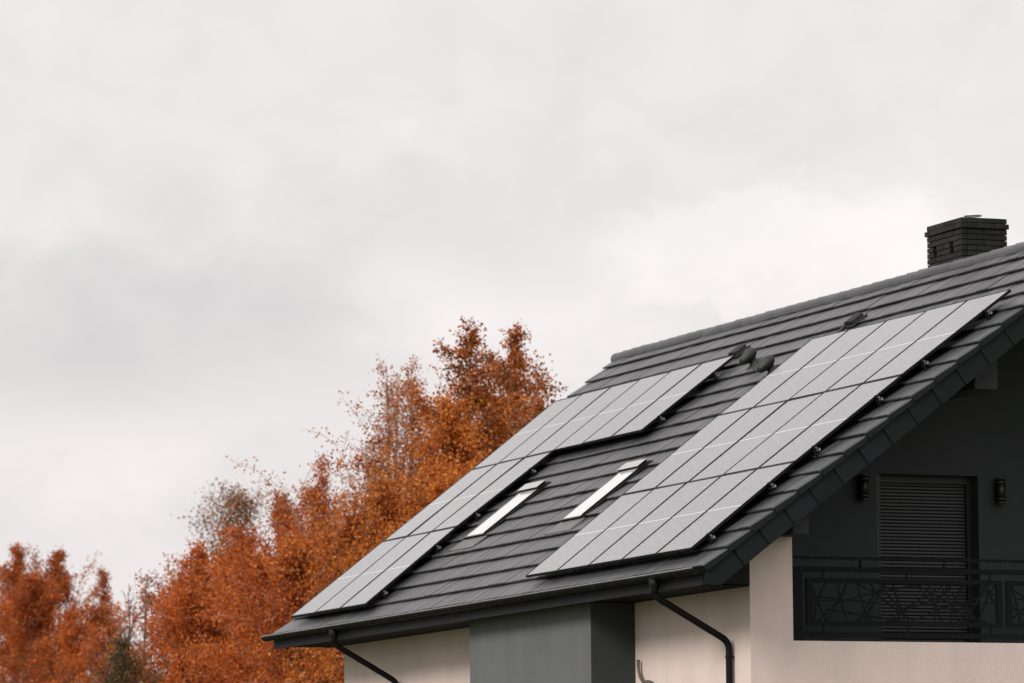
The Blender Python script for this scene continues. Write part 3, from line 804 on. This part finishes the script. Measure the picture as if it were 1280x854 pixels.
# ------------------------------------------------------------------ world
YAW, PIT, ROL, FPX = -68.31136, 6.475686, -.5253, 5989.9
W = bpy.data.worlds.new('World'); S.world = W; W.use_nodes = True
nt = W.node_tree; N = nt.nodes; L = nt.links; N.clear()
out = N.new('ShaderNodeOutputWorld')
SUN_EL, SUN_AZ = 33, 158        # compass-like azimuth from +Y towards +X
sky = N.new('ShaderNodeTexSky'); sky.sky_type = 'NISHITA'; sky.sun_disc = False
sky.sun_elevation = rad(SUN_EL); sky.sun_rotation = rad(SUN_AZ); sky.air_density = 1.2; sky.dust_density = 3
bg0 = N.new('ShaderNodeBackground'); bg0.inputs['Strength'].default_value = .10; L.new(sky.outputs[0], bg0.inputs['Color'])
tc = N.new('ShaderNodeTexCoord'); sp = N.new('ShaderNodeSeparateXYZ'); L.new(tc.outputs['Generated'], sp.inputs[0])
def MA(op, a, b=None, c=None):
    n = N.new('ShaderNodeMath'); n.operation = op
    for i, v in enumerate((a, b, c)):
        if v is None: continue
        if isinstance(v, (int, float)): n.inputs[i].default_value = v
        else: L.new(v, n.inputs[i])
    return n.outputs[0]
az = MA('MULTIPLY', MA('ARCTAN2', sp.outputs['X'], sp.outputs['Y']), 57.2958)
el = MA('MULTIPLY', MA('ARCSINE', sp.outputs['Z']), 57.2958)
cb = N.new('ShaderNodeCombineXYZ'); L.new(az, cb.inputs['X']); L.new(MA('MULTIPLY', el, 1.2), cb.inputs['Y'])
def noise(scale, detail, off, dist=0.0):
    mp = N.new('ShaderNodeMapping'); mp.inputs['Location'].default_value = off; L.new(cb.outputs[0], mp.inputs['Vector'])
    n = N.new('ShaderNodeTexNoise'); n.inputs['Scale'].default_value = scale; n.inputs['Detail'].default_value = detail; n.inputs['Roughness'].default_value = .55
    n.inputs['Distortion'].default_value = dist
    L.new(mp.outputs[0], n.inputs['Vector']); return n.outputs['Fac']
n1 = noise(.22, 5, (3, 7, 0), .3); n2 = noise(.75, 6, (11, 2, 0), .4)
# cloud banks at their compass direction and elevation: (azimuth, elevation, half width, half height, strength)
def azel(px, py): return (YAW + math.degrees(math.atan((px - 640) / FPX)), PIT + math.degrees(math.atan((427 - py) / FPX)))
BANKS = [(*azel(150, 400), 4.0, 1.1, -.115), (*azel(30, 480), 2.2, .7, -.03), (*azel(430, 290), 3.2, 1.0, -.05), (*azel(700, 200), 2.6, .9, -.03), (*azel(120, 590), 1.8, .8, .04),
         (*azel(300, 60), 4.5, 1.3, .0), (*azel(1000, 330), 2.6, .95, .085), (*azel(510, 370), 1.2, .7, .07), (*azel(1150, 300), 2.2, .9, .06), (*azel(700, 420), 2.2, .8, .06), (*azel(330, 620), 2.0, .7, -.02)]
val = MA('ADD', MA('MULTIPLY_ADD', MA('SUBTRACT', n1, .5), .07, .85), MA('MULTIPLY', MA('SUBTRACT', n2, .5), .18))
wn = noise(.9, 5, (5, 5, 0)); wf_ = noise(1.3, 7, (1, 9, 0), .2)
for a, e_, wa, we, st in BANKS:
    dx = MA('DIVIDE', MA('ADD', MA('SUBTRACT', az, a), MA('MULTIPLY', MA('SUBTRACT', wn, .5), wa * .7)), wa)
    dy = MA('DIVIDE', MA('ADD', MA('SUBTRACT', el, e_), MA('MULTIPLY', MA('SUBTRACT', n2, .5), we * 1.2)), we)
    if st > .08: dy = MA('ADD', dy, MA('MULTIPLY', MA('SUBTRACT', wf_, .5), 1.6))   # heaped cloud with a firmer edge
    rr = MA('SQRT', MA('ADD', MA('MULTIPLY', dx, dx), MA('MULTIPLY', dy, dy)))
    mr = N.new('ShaderNodeMapRange'); mr.interpolation_type = 'SMOOTHSTEP'; mr.inputs['From Min'].default_value = .7 if st > .08 else .25; mr.inputs['From Max'].default_value = 1.1 if st > .08 else 1.25
    mr.inputs['To Min'].default_value = st; mr.inputs['To Max'].default_value = 0; L.new(rr, mr.inputs['Value'])
    val = MA('ADD', val, mr.outputs['Result'])
mz = N.new('ShaderNodeMapRange'); mz.inputs['From Min'].default_value = 11; mz.inputs['From Max'].default_value = 60
mz.inputs['To Min'].default_value = 1; mz.inputs['To Max'].default_value = 1.6; L.new(el, mz.inputs['Value'])
hi = N.new('ShaderNodeMapRange'); hi.interpolation_type = 'SMOOTHSTEP'; hi.inputs['From Min'].default_value = 12; hi.inputs['From Max'].default_value = 20; L.new(el, hi.inputs['Value'])
val2 = MA('ADD', val, MA('MULTIPLY', MA('MULTIPLY', MA('SUBTRACT', n1, .5), .7), hi.outputs['Result']))   # broken cloud higher up
bri = MA('MULTIPLY', val2, mz.outputs['Result'])
tint = N.new('ShaderNodeValToRGB'); tint.color_ramp.elements[0].position = .58; tint.color_ramp.elements[0].color = (.992, .982, .990, 1)
tint.color_ramp.elements[1].position = .88; tint.color_ramp.elements[1].color = (1.035, .980, .976, 1); L.new(val, tint.inputs['Fac'])
bg1 = N.new('ShaderNodeBackground'); L.new(tint.outputs['Color'], bg1.inputs['Color']); L.new(bri, bg1.inputs['Strength'])
mx = N.new('ShaderNodeMixShader'); mx.inputs['Fac'].default_value = .95
L.new(bg0.outputs[0], mx.inputs[1]); L.new(bg1.outputs[0], mx.inputs[2]); L.new(mx.outputs[0], out.inputs['Surface'])

sd = bpy.data.lights.new('sun', 'SUN'); sd.energy = 2.5; sd.angle = rad(20); sd.color = (1, .95, .88)
so = bpy.data.objects.new('sun', sd); COL.objects.link(so); so.location = (0, -20, 30)
dv = Vector((math.sin(rad(SUN_AZ)) * math.cos(rad(SUN_EL)), math.cos(rad(SUN_AZ)) * math.cos(rad(SUN_EL)), math.sin(rad(SUN_EL))))
so.rotation_euler = dv.to_track_quat('Z', 'Y').to_euler()

# ------------------------------------------------------------------ camera
cd = bpy.data.cameras.new('camera'); co = bpy.data.objects.new('camera', cd); COL.objects.link(co); S.camera = co
cd.sensor_width = 36; cd.lens = FPX / 1280 * 36; cd.clip_start = .5; cd.clip_end = 5000
y_, p_, r_ = rad(YAW), rad(PIT), rad(ROL)
fw = Vector((math.sin(y_) * math.cos(p_), math.cos(y_) * math.cos(p_), math.sin(p_))); rt = Vector((math.cos(y_), -math.sin(y_), 0)); up = rt.cross(fw)
rt, up = rt * math.cos(r_) + up * math.sin(r_), up * math.cos(r_) - rt * math.sin(r_)
mw = Matrix((rt, up, -fw)).transposed().to_4x4(); mw.translation = Vector((51.628, -22.777, 1.65)); co.matrix_world = mw
cd.dof.use_dof = True; cd.dof.focus_distance = 57; cd.dof.aperture_fstop = 3.6

S.render.engine = 'CYCLES'
S.view_settings.view_transform = 'Standard'; S.view_settings.look = 'None'; S.view_settings.exposure = 0; S.view_settings.gamma = 1
S.render.resolution_x, S.render.resolution_y = 1024, 683
